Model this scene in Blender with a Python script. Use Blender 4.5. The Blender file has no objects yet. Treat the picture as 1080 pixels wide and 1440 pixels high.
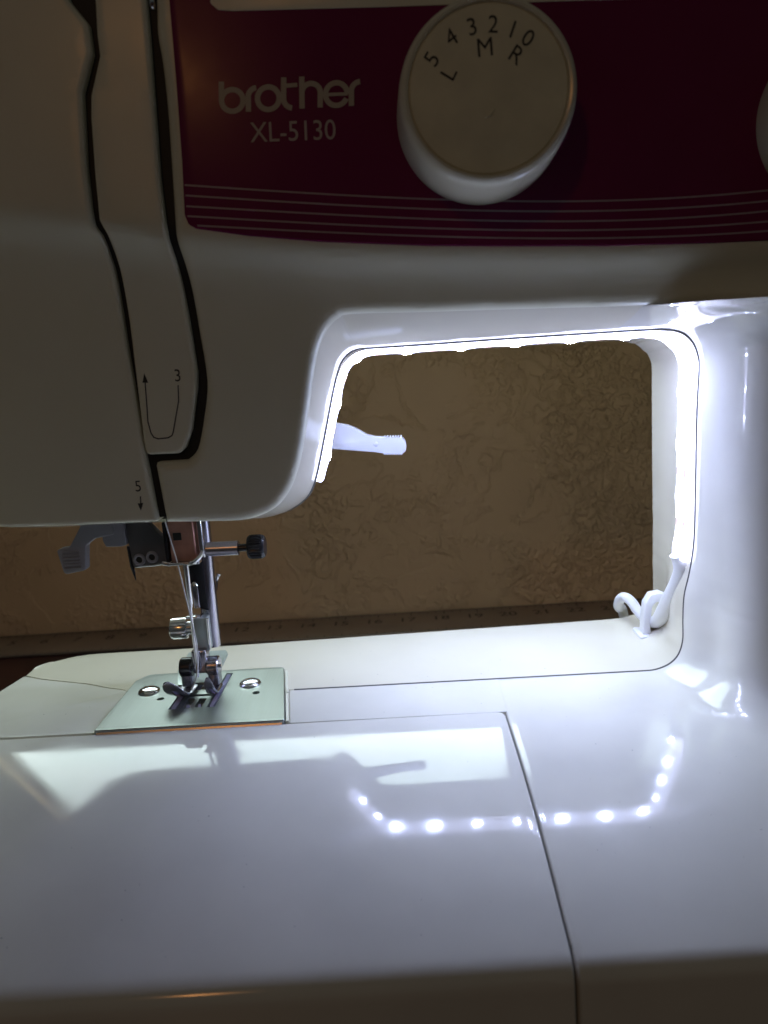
import bpy, bmesh, math, random
from mathutils import Vector, Matrix
from mathutils.geometry import tessellate_polygon
random.seed(7)
SC = bpy.context.scene
COL = SC.collection
MM = 0.001

# ------------------------------------------------------------ camera, world, lights
cam_d = bpy.data.cameras.new('camera')
cam = bpy.data.objects.new('camera', cam_d)
COL.objects.link(cam)
SC.camera = cam
Mwc = Matrix(((0.99722246, 0.02766664, -0.0691515),
              (0.06273992, 0.18831166, 0.98010327),
              (0.0401382, -0.98171955, 0.18605281)))
cam.matrix_world = Matrix.Translation(Vector((0, -244, 104.48)) * MM) @ Mwc.transposed().to_4x4()
cam_d.sensor_fit = 'VERTICAL'
cam_d.sensor_height = 36
cam_d.lens = 27.5
cam_d.clip_start = 0.01
cam_d.clip_end = 50
cam_d.dof.use_dof = True
cam_d.dof.focus_distance = 0.255
cam_d.dof.aperture_fstop = 20

world = bpy.data.worlds.new('World')
SC.world = world
world.use_nodes = True
bg = world.node_tree.nodes['Background']
bg.inputs[0].default_value = (0.84, 1.0, 0.95, 1)
bg.inputs[1].default_value = 0.041
SC.view_settings.view_transform = 'Standard'
SC.view_settings.look = 'None'
SC.view_settings.exposure = 0
SC.view_settings.gamma = 1

def area(name, loc, target, size, energy, col, shape='DISK'):
    l = bpy.data.lights.new(name, 'AREA')
    l.shape = shape
    l.size = size
    l.energy = energy
    l.color = col
    o = bpy.data.objects.new(name, l)
    COL.objects.link(o)
    o.location = Vector(loc) * MM
    d = (Vector(target) - Vector(loc))
    o.rotation_euler = d.to_track_quat('-Z', 'Y').to_euler()
    return o
area('room_lamp', (-260, -900, 480), (0, 0, 60), 0.045, 0.22, (1.0, 0.42, 0.12))

WINDOW_STRENGTH = 6.0
LED_STRENGTH = 850
SLEEVE_STRENGTH = 6

# ------------------------------------------------------------ materials
MATS = {}
def nt(m): return m.node_tree.nodes, m.node_tree.links
def mat(name, col, rough=0.4, metal=0.0, spec=0.5, var=0.04, scale=60, bump=0.0, bscale=400, rvar=0.0, emit=None, estr=0, trans=0, sss=0, coat=0):
    m = bpy.data.materials.new(name)
    m.use_nodes = True
    N, L = nt(m)
    p = N['Principled BSDF']
    p.inputs['Roughness'].default_value = rough
    p.inputs['Metallic'].default_value = metal
    p.inputs['Specular IOR Level'].default_value = spec
    p.inputs['Base Color'].default_value = (*col, 1)
    if coat: p.inputs['Coat Weight'].default_value = coat; p.inputs['Coat Roughness'].default_value = 0.05
    if trans: p.inputs['Transmission Weight'].default_value = trans
    if sss:
        p.inputs['Subsurface Weight'].default_value = sss
        p.inputs['Subsurface Radius'].default_value = (0.004, 0.004, 0.004)
        p.inputs['Subsurface Scale'].default_value = 1
    tc = N.new('ShaderNodeTexCoord')
    if var:
        n = N.new('ShaderNodeTexNoise'); n.inputs['Scale'].default_value = scale; n.inputs['Detail'].default_value = 5
        L.new(tc.outputs['Object'], n.inputs['Vector'])
        r = N.new('ShaderNodeValToRGB')
        r.color_ramp.elements[0].position = 0.3; r.color_ramp.elements[1].position = 0.7
        r.color_ramp.elements[0].color = (*[c * (1 - var) for c in col], 1)
        r.color_ramp.elements[1].color = (*[min(1, c * (1 + var)) for c in col], 1)
        L.new(n.outputs['Fac'], r.inputs['Fac']); L.new(r.outputs['Color'], p.inputs['Base Color'])
    if rvar:
        n2 = N.new('ShaderNodeTexNoise'); n2.inputs['Scale'].default_value = 45; n2.inputs['Detail'].default_value = 8
        L.new(tc.outputs['Object'], n2.inputs['Vector'])
        mr = N.new('ShaderNodeMapRange')
        mr.inputs['From Min'].default_value = 0.35; mr.inputs['From Max'].default_value = 0.7
        mr.inputs['To Min'].default_value = max(0, rough - rvar * 0.3); mr.inputs['To Max'].default_value = rough + rvar
        L.new(n2.outputs['Fac'], mr.inputs['Value']); L.new(mr.outputs['Result'], p.inputs['Roughness'])
    if bump:
        n3 = N.new('ShaderNodeTexNoise'); n3.inputs['Scale'].default_value = bscale; n3.inputs['Detail'].default_value = 4
        L.new(tc.outputs['Object'], n3.inputs['Vector'])
        b = N.new('ShaderNodeBump'); b.inputs['Strength'].default_value = bump; b.inputs['Distance'].default_value = 0.0002
        L.new(n3.outputs['Fac'], b.inputs['Height']); L.new(b.outputs['Normal'], p.inputs['Normal'])
    if emit:
        p.inputs['Emission Color'].default_value = (*emit, 1)
        p.inputs['Emission Strength'].default_value = estr
    MATS[name] = m
    return m

mat('cream_plastic', (0.70, 0.66, 0.55), 0.09, var=0.03, scale=30, rvar=0.06, bump=0.02, bscale=250)
mat('face_plastic', (0.74, 0.72, 0.59), 0.30, var=0.03, scale=30, rvar=0.08)
mat('bed_plastic', (0.72, 0.70, 0.64), 0.055, var=0.06, scale=28, rvar=0.08, bump=0.015, bscale=120)
mat('recess_shade', (0.012, 0.011, 0.010), 0.6, var=0)  # black that stands for the shade inside slots and holes
mat('seam_grey', (0.10, 0.095, 0.09), 0.8, spec=.2, var=0)
mat('gap_dark', (0.012, 0.011, 0.010), 0.9, spec=.1, var=0)
mat('maroon_panel', (0.17, 0.014, 0.072), 0.2, spec=0.10, var=0.05, scale=40, rvar=0.08)
mat('print_silver', (0.44, 0.38, 0.36), 0.45, var=0)
mat('print_logo', (0.42, 0.37, 0.31), 0.45, var=0)
mat('stripe_silver', (0.36, 0.27, 0.30), 0.4, var=0)
mat('print_dark', (0.02, 0.02, 0.02), 0.5, var=0)
mat('dial_plastic', (0.74, 0.69, 0.51), 0.35, var=0.09, scale=110, rvar=.1, bump=.05, bscale=500)
mat('dial_rim', (0.66, 0.62, 0.50), 0.22, var=0.02)
mat('chrome', (0.80, 0.80, 0.82), 0.12, metal=1, var=0.1, scale=120, rvar=0.12)
mat('feed_steel', (0.62, 0.60, 0.78), 0.35, metal=.6, var=0)
mat('edge_steel', (0.90, 0.80, 0.66), 0.27, metal=1, var=0.05, scale=120)
mat('dark_chrome', (0.50, 0.48, 0.55), 0.2, metal=1, var=0.1, scale=120, rvar=0.1)
mat('warm_reflect_metal', (0.46, 0.24, 0.18), 0.42, metal=0.55, var=0.25, scale=180)  # clamp metal, reddened in its colour for the warm light it reflects
mat('black_metal', (0.015, 0.015, 0.02), 0.25, var=0)
mat('grey_plastic', (0.27, 0.26, 0.30), 0.45, var=0.04)
mat('grey_dark', (0.085, 0.08, 0.085), 0.45, var=0.04)
mat('lifter_plastic', (0.34, 0.34, 0.37), 0.3, var=0.02)
mat('white_plastic', (0.80, 0.80, 0.82), 0.3, var=0.02, sss=0.15)
mat('cord_white', (0.78, 0.78, 0.80), 0.35, var=0.02)
mat('lint', (0.28, 0.27, 0.26), .9, var=0)
mat('lint_dark', (0.10, 0.09, 0.09), .8, var=0)
mat('thread_white', (0.75, 0.75, 0.73), 0.7, var=0.1, scale=900)
mat('sleeve_glow', (0.8, 0.8, 0.85), 0.3, var=0, emit=(0.62, 0.66, 1.0), estr=SLEEVE_STRENGTH)  # sleeve emits by itself, in place of LED light scattered through silicone
mat('tape_pad', (0.55, 0.38, 0.22), 0.35, var=0, emit=(0.70, 0.55, 0.8), estr=0.8)  # pads given a faint glow of their own, though no light source
mat('led_glow', (0.9, 0.9, 0.9), 0.3, var=0, emit=(0.50, 0.60, 1.0), estr=LED_STRENGTH)
mat('table_red', (0.032, 0.006, 0.005), 0.35, var=0.4, scale=12)
mat('window_frame', (0.75, 0.74, 0.70), 0.4, var=0.02)
mat('toe_metal', (0.52, 0.58, 0.56), 0.38, metal=.75, var=0.1, scale=200)

def brushed():
    m = mat('brushed_steel', (0.345, 0.375, 0.36), 0.34, metal=0.95, var=0)
    N, L = nt(m); p = N['Principled BSDF']
    tc = N.new('ShaderNodeTexCoord'); mp = N.new('ShaderNodeMapping'); mp.inputs['Scale'].default_value = (3000, 25, 25)
    n = N.new('ShaderNodeTexNoise'); n.inputs['Scale'].default_value = 1; n.inputs['Detail'].default_value = 4
    L.new(tc.outputs['Object'], mp.inputs['Vector']); L.new(mp.outputs['Vector'], n.inputs['Vector'])
    r = N.new('ShaderNodeMapRange'); r.inputs['To Min'].default_value = 0.18; r.inputs['To Max'].default_value = 0.55
    L.new(n.outputs['Fac'], r.inputs['Value']); L.new(r.outputs['Result'], p.inputs['Roughness'])
    b = N.new('ShaderNodeBump'); b.inputs['Strength'].default_value = 0.12; b.inputs['Distance'].default_value = 0.0001
    L.new(n.outputs['Fac'], b.inputs['Height']); L.new(b.outputs['Normal'], p.inputs['Normal'])
brushed()

def ruler_mat():
    m = mat('ruler_metal', (0.34, 0.27, 0.21), 0.3, metal=0.7, var=0.1, scale=40)  # brown of the reflected wall put into the metal's base colour
ruler_mat()

def wall_mat():
    m = bpy.data.materials.new('wall_plaster'); m.use_nodes = True
    N, L = nt(m); p = N['Principled BSDF']
    p.inputs['Roughness'].default_value = 0.55
    p.inputs['Specular IOR Level'].default_value = 0.4
    tc = N.new('ShaderNodeTexCoord')
    n = N.new('ShaderNodeTexNoise'); n.inputs['Scale'].default_value = 9; n.inputs['Detail'].default_value = 6
    L.new(tc.outputs['Object'], n.inputs['Vector'])
    r = N.new('ShaderNodeValToRGB')
    r.color_ramp.elements[0].position = .3; r.color_ramp.elements[1].position = .7
    r.color_ramp.elements[0].color = (0.62, 0.385, 0.195, 1); r.color_ramp.elements[1].color = (0.72, 0.45, 0.235, 1)
    L.new(n.outputs['Fac'], r.inputs['Fac']); L.new(r.outputs['Color'], p.inputs['Base Color'])
    # knock-down plaster: warped ridges that come and go in patches
    def noise(scale, detail, dist=0, rough=.5):
        q = N.new('ShaderNodeTexNoise'); q.inputs['Scale'].default_value = scale; q.inputs['Detail'].default_value = detail
        q.inputs['Distortion'].default_value = dist; q.inputs['Roughness'].default_value = rough
        L.new(tc.outputs['Object'], q.inputs['Vector']); return q.outputs['Fac']
    def mth(op, a, b=None, clamp=False):
        q = N.new('ShaderNodeMath'); q.operation = op; q.use_clamp = clamp
        for i, v in enumerate((a, b)):
            if v is None: continue
            if isinstance(v, (int, float)): q.inputs[i].default_value = v
            else: L.new(v, q.inputs[i])
        return q.outputs[0]
    def mr(v, a, b, c=0, d=1):
        q = N.new('ShaderNodeMapRange'); q.inputs[1].default_value = a; q.inputs[2].default_value = b
        q.inputs[3].default_value = c; q.inputs[4].default_value = d
        q.interpolation_type = 'SMOOTHSTEP'; L.new(v, q.inputs[0]); return q.outputs[0]
    big = noise(21, 8, .7, .62)
    flat = mr(big, .50, .55)                        # flat trowelled islands with soft rims
    patch = mr(noise(9, 3, .4), .46, .58)
    fine = mth('MULTIPLY', mr(noise(210, 3, .5, .5), .46, .62), patch)
    lump = mth('MULTIPLY', mr(noise(95, 4, .8, .6), .50, .60), mr(noise(12, 2), .46, .60))
    ridge = mth('ABSOLUTE', mth('SUBTRACT', noise(30, 4, 1.0, .55), .5))
    crack = mth('MULTIPLY', mr(ridge, .0, .009, 1, 0), mr(noise(9, 3), .56, .62))
    h = mth('ADD', mth('ADD', mth('MULTIPLY', flat, .20), mth('MULTIPLY', fine, .40)), mth('ADD', mth('MULTIPLY', lump, .40), mth('MULTIPLY', crack, .22)))
    b = N.new('ShaderNodeBump'); b.inputs['Strength'].default_value = 0.8; b.inputs['Distance'].default_value = 0.0034
    L.new(h, b.inputs['Height']); L.new(b.outputs['Normal'], p.inputs['Normal'])
    MATS['wall_plaster'] = m
wall_mat()

def window_mat():
    m = bpy.data.materials.new('window_daylight'); m.use_nodes = True
    N, L = nt(m); p = N['Principled BSDF']
    p.inputs['Base Color'].default_value = (0.1, 0.1, 0.1, 1); p.inputs['Roughness'].default_value = 0.15
    tc = N.new('ShaderNodeTexCoord')
    n = N.new('ShaderNodeTexNoise'); n.inputs['Scale'].default_value = 5; n.inputs['Detail'].default_value = 3
    L.new(tc.outputs['Object'], n.inputs['Vector'])
    r = N.new('ShaderNodeValToRGB'); r.color_ramp.elements[0].position = .3; r.color_ramp.elements[1].position = .75
    r.color_ramp.elements[0].color = (0.72, 0.93, 0.90, 1); r.color_ramp.elements[1].color = (0.88, 1, 0.97, 1)
    L.new(n.outputs['Fac'], r.inputs['Fac']); L.new(r.outputs['Color'], p.inputs['Emission Color'])
    p.inputs['Emission Strength'].default_value = WINDOW_STRENGTH
    MATS['window_daylight'] = m
window_mat()

# ------------------------------------------------------------ object helpers
def empty(name, loc, label=None, cat=None, group=None):
    o = bpy.data.objects.new(name, None); COL.objects.link(o); o.location = Vector(loc) * MM
    o.empty_display_size = 0.01
    if label: o['label'] = label
    if cat: o['category'] = cat
    if group: o['group'] = group
    return o
def link(name, me, material, parent=None, smooth=True, kind=None, label=None):
    for m in (material if isinstance(material, (list, tuple)) else [material]):
        me.materials.append(MATS[m])
    if smooth is not False:
        me.polygons.foreach_set('use_smooth', [True] * len(me.polygons))
        if isinstance(smooth, (int, float)) and smooth is not True:
            me.set_sharp_from_angle(angle=math.radians(smooth))
    o = bpy.data.objects.new(name, me); COL.objects.link(o)
    if parent is not None:
        o.parent = parent
        w = Vector((0, 0, 0)); q = parent
        while q is not None: w += q.location; q = q.parent
        o.location = -w
    if kind: o['kind'] = kind
    if label: o['label'] = label
    return o
def from_bm(name, bm, material, parent=None, smooth=35, **k):
    bmesh.ops.recalc_face_normals(bm, faces=bm.faces)
    for v in bm.verts: v.co *= MM
    me = bpy.data.meshes.new(name); bm.to_mesh(me); bm.free()
    return link(name, me, material, parent, smooth, **k)

def catmull(pts, n=8, closed=False):
    P = [Vector(p) for p in pts]; out = []
    m = len(P)
    for i in range(m if closed else m - 1):
        if closed: p0, p1, p2, p3 = P[(i - 1) % m], P[i], P[(i + 1) % m], P[(i + 2) % m]
        else: p0, p1, p2, p3 = P[max(i - 1, 0)], P[i], P[i + 1], P[min(i + 2, m - 1)]
        for k in range(n):
            t = k / n
            out.append(0.5 * ((2 * p1) + (-p0 + p2) * t + (2 * p0 - 5 * p1 + 4 * p2 - p3) * t * t + (-p0 + 3 * p1 - 3 * p2 + p3) * t ** 3))
    if not closed: out.append(P[-1].copy())
    return out
def resample(pts, step):
    out = [Vector(pts[0])]
    for a, b in zip(pts, pts[1:]):
        a, b = Vector(a), Vector(b); n = max(1, int((b - a).length / step + .5))
        for k in range(1, n + 1): out.append(a.lerp(b, k / n))
    return out
def round_poly(pts, rad):
    """2D polygon; rad: radius per corner (or one)"""
    out = []; n = len(pts)
    for i in range(n):
        p = Vector(pts[i][:2]); a = Vector(pts[i - 1][:2]); b = Vector(pts[(i + 1) % n][:2])
        r = rad if isinstance(rad, (int, float)) else rad[i]
        u = (a - p); w = (b - p); lu, lw = u.length, w.length
        if r <= 0 or lu < 1e-6 or lw < 1e-6: out.append(p); continue
        u /= lu; w /= lw
        ang = math.acos(max(-1, min(1, u.dot(w))))
        if ang > math.pi - 0.05 or ang < 0.02: out.append(p); continue
        t = min(r / math.tan(ang / 2), lu * .49, lw * .49)
        for k in range(7):
            s = k / 6; q0 = p + u * t; q1 = p + w * t
            out.append((1 - s) ** 2 * q0 + 2 * s * (1 - s) * p + s * s * q1)
    return out
def area2(p): return sum(p[i - 1][0] * p[i][1] - p[i][0] * p[i - 1][1] for i in range(len(p))) / 2
def offset(poly, d):
    n = len(poly); out = []
    for i in range(n):
        a, p, b = poly[i - 1], poly[i], poly[(i + 1) % n]
        e1 = (p - a); e2 = (b - p)
        if e1.length < 1e-7: e1 = e2
        if e2.length < 1e-7: e2 = e1
        e1 = e1.normalized(); e2 = e2.normalized()
        n1 = Vector((-e1.y, e1.x)); n2 = Vector((-e2.y, e2.x))
        m = n1 + n2
        if m.length < 1e-4: out.append(p + n1 * d); continue
        m.normalize(); c = max(0.45, m.dot(n1))
        out.append(p + m * (d / c))
    return out
def sheet(name, outline, mapf, r, side, material, parent, grid=6, holes=(), cuts=(), label=None, smooth=40, hole_depth=None):
    """a moulded plate: rounded rim, thickness `side`, surface given by mapf(u, v, depth)"""
    P = [Vector(p[:2]) for p in outline]
    Q = [P[0]]
    for p in P[1:]:
        if (p - Q[-1]).length > 1e-3: Q.append(p)
    if (Q[0] - Q[-1]).length < 1e-3: Q.pop()
    P = Q
    if area2(P) < 0: P.reverse()
    bm = bmesh.new()
    steps = [(0, side)] + [(r * (1 - math.cos(a)), r * (1 - math.sin(a))) for a in [k * math.pi / 8 for k in range(5)]]
    rings = []
    for ins, dep in steps:
        pts = offset(P, ins) if ins > 1e-6 else P
        rings.append([bm.verts.new((q.x, dep, q.y)) for q in pts])
    n = len(P)
    for a, b in zip(rings, rings[1:]):
        for i in range(n): bm.faces.new((a[i - 1], a[i], b[i], b[i - 1]))
    inner = rings[-1]
    HP = []
    hv = []
    for h in holes:
        hp = [Vector(p) for p in h]
        if area2(hp) > 0: hp.reverse()
        HP.append(hp); hv.append([bm.verts.new((q.x, 0, q.y)) for q in hp])
    allv = list(inner)
    for q in hv: allv += q
    tris = tessellate_polygon([[Vector((v.co.x, v.co.z, 0)) for v in inner]] + [[Vector((q.x, q.y, 0)) for q in hp] for hp in HP])
    for t in tris:
        try: bm.faces.new([allv[i] for i in t])
        except ValueError: pass
    for q in hv:
        lo = [bm.verts.new((v.co.x, hole_depth or side, v.co.z)) for v in q]
        for i in range(len(q)): bm.faces.new((q[i - 1], q[i], lo[i], lo[i - 1]))
    us = [v.co.x for v in bm.verts]; vs = [v.co.z for v in bm.verts]
    def cut(co, no):
        bmesh.ops.bisect_plane(bm, geom=bm.verts[:] + bm.edges[:] + bm.faces[:], dist=1e-4, plane_co=co, plane_no=no)
    if grid:
        gu, gv = grid if isinstance(grid, tuple) else (grid, grid)
        x = math.floor(min(us) / gu) * gu + gu
        while gu and x < max(us): cut((x, 0, 0), (1, 0, 0)); x += gu
        z = math.floor(min(vs) / gv) * gv + gv
        while gv and z < max(vs): cut((0, 0, z), (0, 0, 1)); z += gv
    for v in bm.verts: v.co = Vector(mapf(v.co.x, v.co.z, v.co.y))
    bmesh.ops.remove_doubles(bm, verts=bm.verts, dist=0.002)
    return from_bm(name, bm, material, parent, smooth, label=label)

def box_bm(bm, c, s, rot=None, bev=0.0):
    r = bmesh.ops.create_cube(bm, size=1)
    vs = r['verts']
    bmesh.ops.scale(bm, vec=s, verts=vs)
    if bev:
        es = list({e for v in vs for e in v.link_edges})
        b = bmesh.ops.bevel(bm, geom=es, offset=bev, segments=3, affect='EDGES', profile=.5)
        vs = list({v for f in b['faces'] for v in f.verts} | {v for v in vs if v.is_valid})
    if rot: bmesh.ops.rotate(bm, cent=(0, 0, 0), matrix=rot, verts=vs)
    bmesh.ops.translate(bm, vec=c, verts=vs)
    return vs
def box(name, c, s, m, parent=None, rot=None, bev=0.0, **k):
    bm = bmesh.new(); box_bm(bm, c, s, rot, bev); return from_bm(name, bm, m, parent, **k)
def tube_bm(bm, path, rad, seg=12, caps=True, flat=1.0, up=None):
    P = [Vector(p) for p in path]; n = len(P)
    R = rad if isinstance(rad, (list, tuple)) else [rad] * n
    rings = []; prev = None
    for i in range(n):
        t = (P[min(i + 1, n - 1)] - P[max(i - 1, 0)]).normalized()
        if prev is None:
            u = Vector(up) if up else (Vector((0, 0, 1)) if abs(t.z) < .9 else Vector((1, 0, 0)))
            a = (u - t * u.dot(t)).normalized()
        else: a = (prev - t * prev.dot(t)).normalized()
        prev = a; b = t.cross(a)
        rings.append([bm.verts.new(P[i] + (a * math.cos(q) * flat + b * math.sin(q)) * R[i]) for q in [2 * math.pi * k / seg for k in range(seg)]])
    for a, b in zip(rings, rings[1:]):
        for k in range(seg): bm.faces.new((a[k - 1], a[k], b[k], b[k - 1]))
    if caps: bm.faces.new(rings[0]); bm.faces.new(rings[-1])
def tube(name, path, rad, m, parent=None, seg=12, flat=1.0, up=None, **k):
    bm = bmesh.new(); tube_bm(bm, path, rad, seg, True, flat, up); return from_bm(name, bm, m, parent, **k)
def lathe_bm(bm, prof, origin, axis, seg=48, squash=None):
    ax = Vector(axis).normalized(); u = ax.orthogonal().normalized(); w = ax.cross(u); O = Vector(origin)
    rings = []
    for r, h in prof:
        if r < 1e-5: rings.append([bm.verts.new(O + ax * h)])
        else: rings.append([bm.verts.new(O + ax * h + (u * math.cos(q) + w * math.sin(q)) * r) for q in [2 * math.pi * k / seg for k in range(seg)]])
    for a, b in zip(rings, rings[1:]):
        for k in range(seg):
            if len(a) == 1 and len(b) == 1: continue
            if len(a) == 1: bm.faces.new((a[0], b[k], b[k - 1]))
            elif len(b) == 1: bm.faces.new((a[k - 1], a[k], b[0]))
            else: bm.faces.new((a[k - 1], a[k], b[k], b[k - 1]))
def lathe(name, prof, origin, axis, m, parent=None, seg=48, **k):
    bm = bmesh.new(); lathe_bm(bm, prof, origin, axis, seg); return from_bm(name, bm, m, parent, **k)
LIFT = [0.03]
def stroke_poly(bm, path, w, mapf):
    """flat ribbon with round ends along a 2D path, laid on the surface mapf(u, v)"""
    P = [Vector(p) for p in path]; n = len(P); LIFT[0] += .012
    L = []; R = []
    for i in range(n):
        t = (P[min(i + 1, n - 1)] - P[max(i - 1, 0)]).normalized(); no = Vector((-t.y, t.x))
        L.append(P[i] + no * w / 2); R.append(P[i] - no * w / 2)
    lv = [bm.verts.new(mapf(q.x, q.y)) for q in L]; rv = [bm.verts.new(mapf(q.x, q.y)) for q in R]
    for i in range(n - 1): bm.faces.new((lv[i], lv[i + 1], rv[i + 1], rv[i]))
def arc(cx, cy, r, a0, a1, n=20, ry=None):
    return [(cx + r * math.cos(math.radians(a0 + (a1 - a0) * k / n)), cy + (ry or r) * math.sin(math.radians(a0 + (a1 - a0) * k / n))) for k in range(n + 1)]
def text_mesh(bm, s, size, mapf, align='CENTER'):
    cu = bpy.data.curves.new('t', 'FONT'); cu.body = s; cu.size = size; cu.align_x = align; cu.align_y = 'CENTER'
    cu.resolution_u = 4
    o = bpy.data.objects.new('t', cu); COL.objects.link(o)
    dg = bpy.context.evaluated_depsgraph_get(); me = bpy.data.meshes.new_from_object(o.evaluated_get(dg))
    vs = [bm.verts.new(mapf(v.co.x, v.co.y)) for v in me.vertices]
    for p in me.polygons:
        try: bm.faces.new([vs[i] for i in p.vertices])
        except ValueError: pass
    bpy.data.objects.remove(o); bpy.data.curves.remove(cu); bpy.data.meshes.remove(me)

def interp(x, xs, ys):
    if x <= xs[0]: return ys[0]
    for a, b, c, d in zip(xs, xs[1:], ys, ys[1:]):
        if b > a and x <= b: return c + (d - c) * (x - a) / (b - a)
    return ys[-1]
def sstep(x, a, b):
    t = max(0, min(1, (x - a) / (b - a))); return t * t * (3 - 2 * t)

# ------------------------------------------------------------ machine surfaces (mm; x right, y away, z up, z=0 bed top)
CRX = [-160, -98.4, -75.6, -54.7, -28.4, -3.8, 41.6, 89.8]; CRZ = [156.5, 146.8, 142.6, 137.7, 133.5, 130.6, 126.9, 125.1]
def zc(x):
    return sum(interp(x + k, CRX, CRZ) for k in (-8, -4, 0, 4, 8)) / 5
def yf(x, z):
    d = zc(x) - z
    if d <= -2.5: return -43.0
    if d < 2.5: d = (d + 2.5) ** 2 / 10
    return -43 + 7 * (1 - math.exp(-d / 5.5)) + .045 * d
def face_map(x, z, d): return (x, yf(x, z) + d, z)
def on_face(x, z, lift=0.04): return (x, yf(x, z) - lift, z)

BR, BY0, LIPY, LIPR = 238.0, -25.0, -104.0, 5.0
def bz(y):
    s = max(0.0, BY0 - y)
    return -(s * s) / (2 * BR)
TH0 = math.atan((BY0 - LIPY) / BR)
# cross-section of the front bed, as arclength s from y=+? forward; returns (y, z, ny, nz)
PROF = []
def build_prof():
    y = 60.0; s = 0.0
    while y > LIPY:
        g = max(0, BY0 - y) / BR; nl = math.hypot(1, g)
        PROF.append((s, y, bz(y), -g / nl, 1 / nl))
        s += nl; y -= 1.0
    y0, z0 = LIPY, bz(LIPY)
    cy, cz = y0 + LIPR * math.sin(TH0), z0 - LIPR * math.cos(TH0)
    th = TH0
    while th < math.radians(86):
        PROF.append((s, cy - LIPR * math.sin(th), cz + LIPR * math.cos(th), -math.sin(th), math.cos(th)))
        s += LIPR * math.radians(6); th += math.radians(6)
    y, z = PROF[-1][1], PROF[-1][2]
    for k in range(1, 16):
        s += 5; PROF.append((s, y - k * .2, z - k * 5, -1, .04))
build_prof()
def prof(s):
    lo, hi = 0, len(PROF) - 1
    s = max(PROF[0][0], min(PROF[-1][0], s))
    while hi - lo > 1:
        m = (lo + hi) // 2
        if PROF[m][0] <= s: lo = m
        else: hi = m
    a, b = PROF[lo], PROF[hi]; t = (s - a[0]) / max(1e-9, b[0] - a[0])
    return [a[i] + (b[i] - a[i]) * t for i in range(1, 5)]
def s_of_y(y):
    for a, b in zip(PROF, PROF[1:]):
        if b[1] <= y: return a[0] + (b[0] - a[0]) * (a[1] - y) / max(1e-9, a[1] - b[1])
    return PROF[-1][0]
S_END = PROF[-1][0]; S_LIP = s_of_y(LIPY + .01)
def fwd(x, y):
    return y - max(0.0, min(1.15, (-25 - y) / 80)) * (3.1 + (24 - x) * .027) if y < -25 else y
def bed_map(x, s, d):
    y, z, ny, nz = prof(s)
    return (x, fwd(x, y - ny * d), z - nz * d)
def flat_map(x, y, d): return (x, y, -d)

machine = empty('sewing_machine', (0, 0, -88), 'cream sewing machine with maroon control panel, seen close around its lit throat', 'sewing machine')

# ---- throat profiles: F = front edge (on the face), S = parting seam plane y=0
FS = [((-143, 236), (-143, 236)), ((-143, 160), (-143, 160)), ((-143, 110), (-143, 106)), ((-142, 92), (-142, 88)), ((-138, 80), (-138, 75)), ((-131, 71.5), (-131, 66)), ((-122, 67.4), (-122, 62)), ((-112, 66.5), (-112, 60.9)), ((-100, 66.2), (-100, 60.8)), ((-69, 65.0), (-69, 60.6)), ((-56.2, 64.4), (-56, 60.3)), ((-48.2, 64.3), (-48, 60.0)), ((-43.1, 65.3), (-43, 60.2)),
      ((-38.3, 67.6), (-38.3, 61.8)), ((-35.0, 71.0), (-34.4, 64.4)), ((-32.8, 74.6), (-32.2, 67.3)), ((-30.3, 80.8), (-30.1, 72.5)), ((-27.5, 91.4), (-26.8, 84.0)),
      ((-24.3, 104.9), (-23.2, 97.0)), ((-22.9, 109.2), (-21.0, 103.4)), ((-21.5, 112.2), (-19.4, 106.4)), ((-19.3, 115.2), (-17.2, 108.4)), ((-16.8, 117.0), (-14.9, 109.3)),
      ((-13.2, 117.8), (-11.5, 109.5)), ((6.1, 116.9), (7, 109.4)), ((31, 115.9), (31, 109.4)), ((62, 114.5), (62, 109.2))]
Fc = catmull([a for a, b in FS], 6); Sc = catmull([b for a, b in FS], 6)
RIM = 2.6
bm = bmesh.new()
NR = 14
rows = []
for f, s in zip(Fc, Sc):
    y0 = yf(f.x, f.y) + RIM
    row = []
    for k in range(NR + 1):
        t = k / NR; w = 1 - (1 - t) ** 1.5
        row.append(bm.verts.new((f.x + (s.x - f.x) * w, y0 + (-0.25 - y0) * t, f.y + (s.y - f.y) * w)))
    # roll the rear lip of the front shell inwards to show the parting line
    dx, dz = s.x - 0, 0
    row.append(bm.verts.new((s.x + (-.45 if s.x < -25 and s.y < 100 else 0), 0.15, s.y + (.45 if s.y > 100 or s.x < -40 else 0))))
    rows.append(row)
for a, b in zip(rows, rows[1:]):
    for k in range(NR + 1): bm.faces.new((a[k], a[k + 1], b[k + 1], b[k]))
from_bm('arm_underside', bm, 'cream_plastic', machine, 50)

# arm / head front skin
S2R = [(-53.2, 203), (-53.5, 192.1), (-54.1, 185.2), (-53.7, 178.2), (-53.8, 166.4), (-55.0, 142.7), (-55.1, 136.1), (-54.4, 126.2), (-54.0, 116.1), (-53.6, 103.2), (-55.6, 93.7), (-58.4, 85.2), (-61.4, 82.4), (-69.6, 82.4), (-70.4, 81.4), (-69.9, 69.4), (-69.6, 65.1)]
TF = [f for f in Fc if f.x > -68.5]
out = catmull(S2R[:13], 4) + [Vector((-69.2, 82.4)), Vector((-70.2, 82.1)), Vector((-70.5, 81.2))] + [Vector((-69.9, 69.4)), Vector((-69.6, 65.1))]
out += TF + [Vector((91.4, 112.9)), Vector((125, 111.5)), Vector((210, 110)), Vector((210, 236)), Vector((-53, 236))]
sheet('arm_front', [(p.x, p.y) for p in out], face_map, RIM, RIM, 'face_plastic', machine, grid=(4.13, 1.9))

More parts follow.
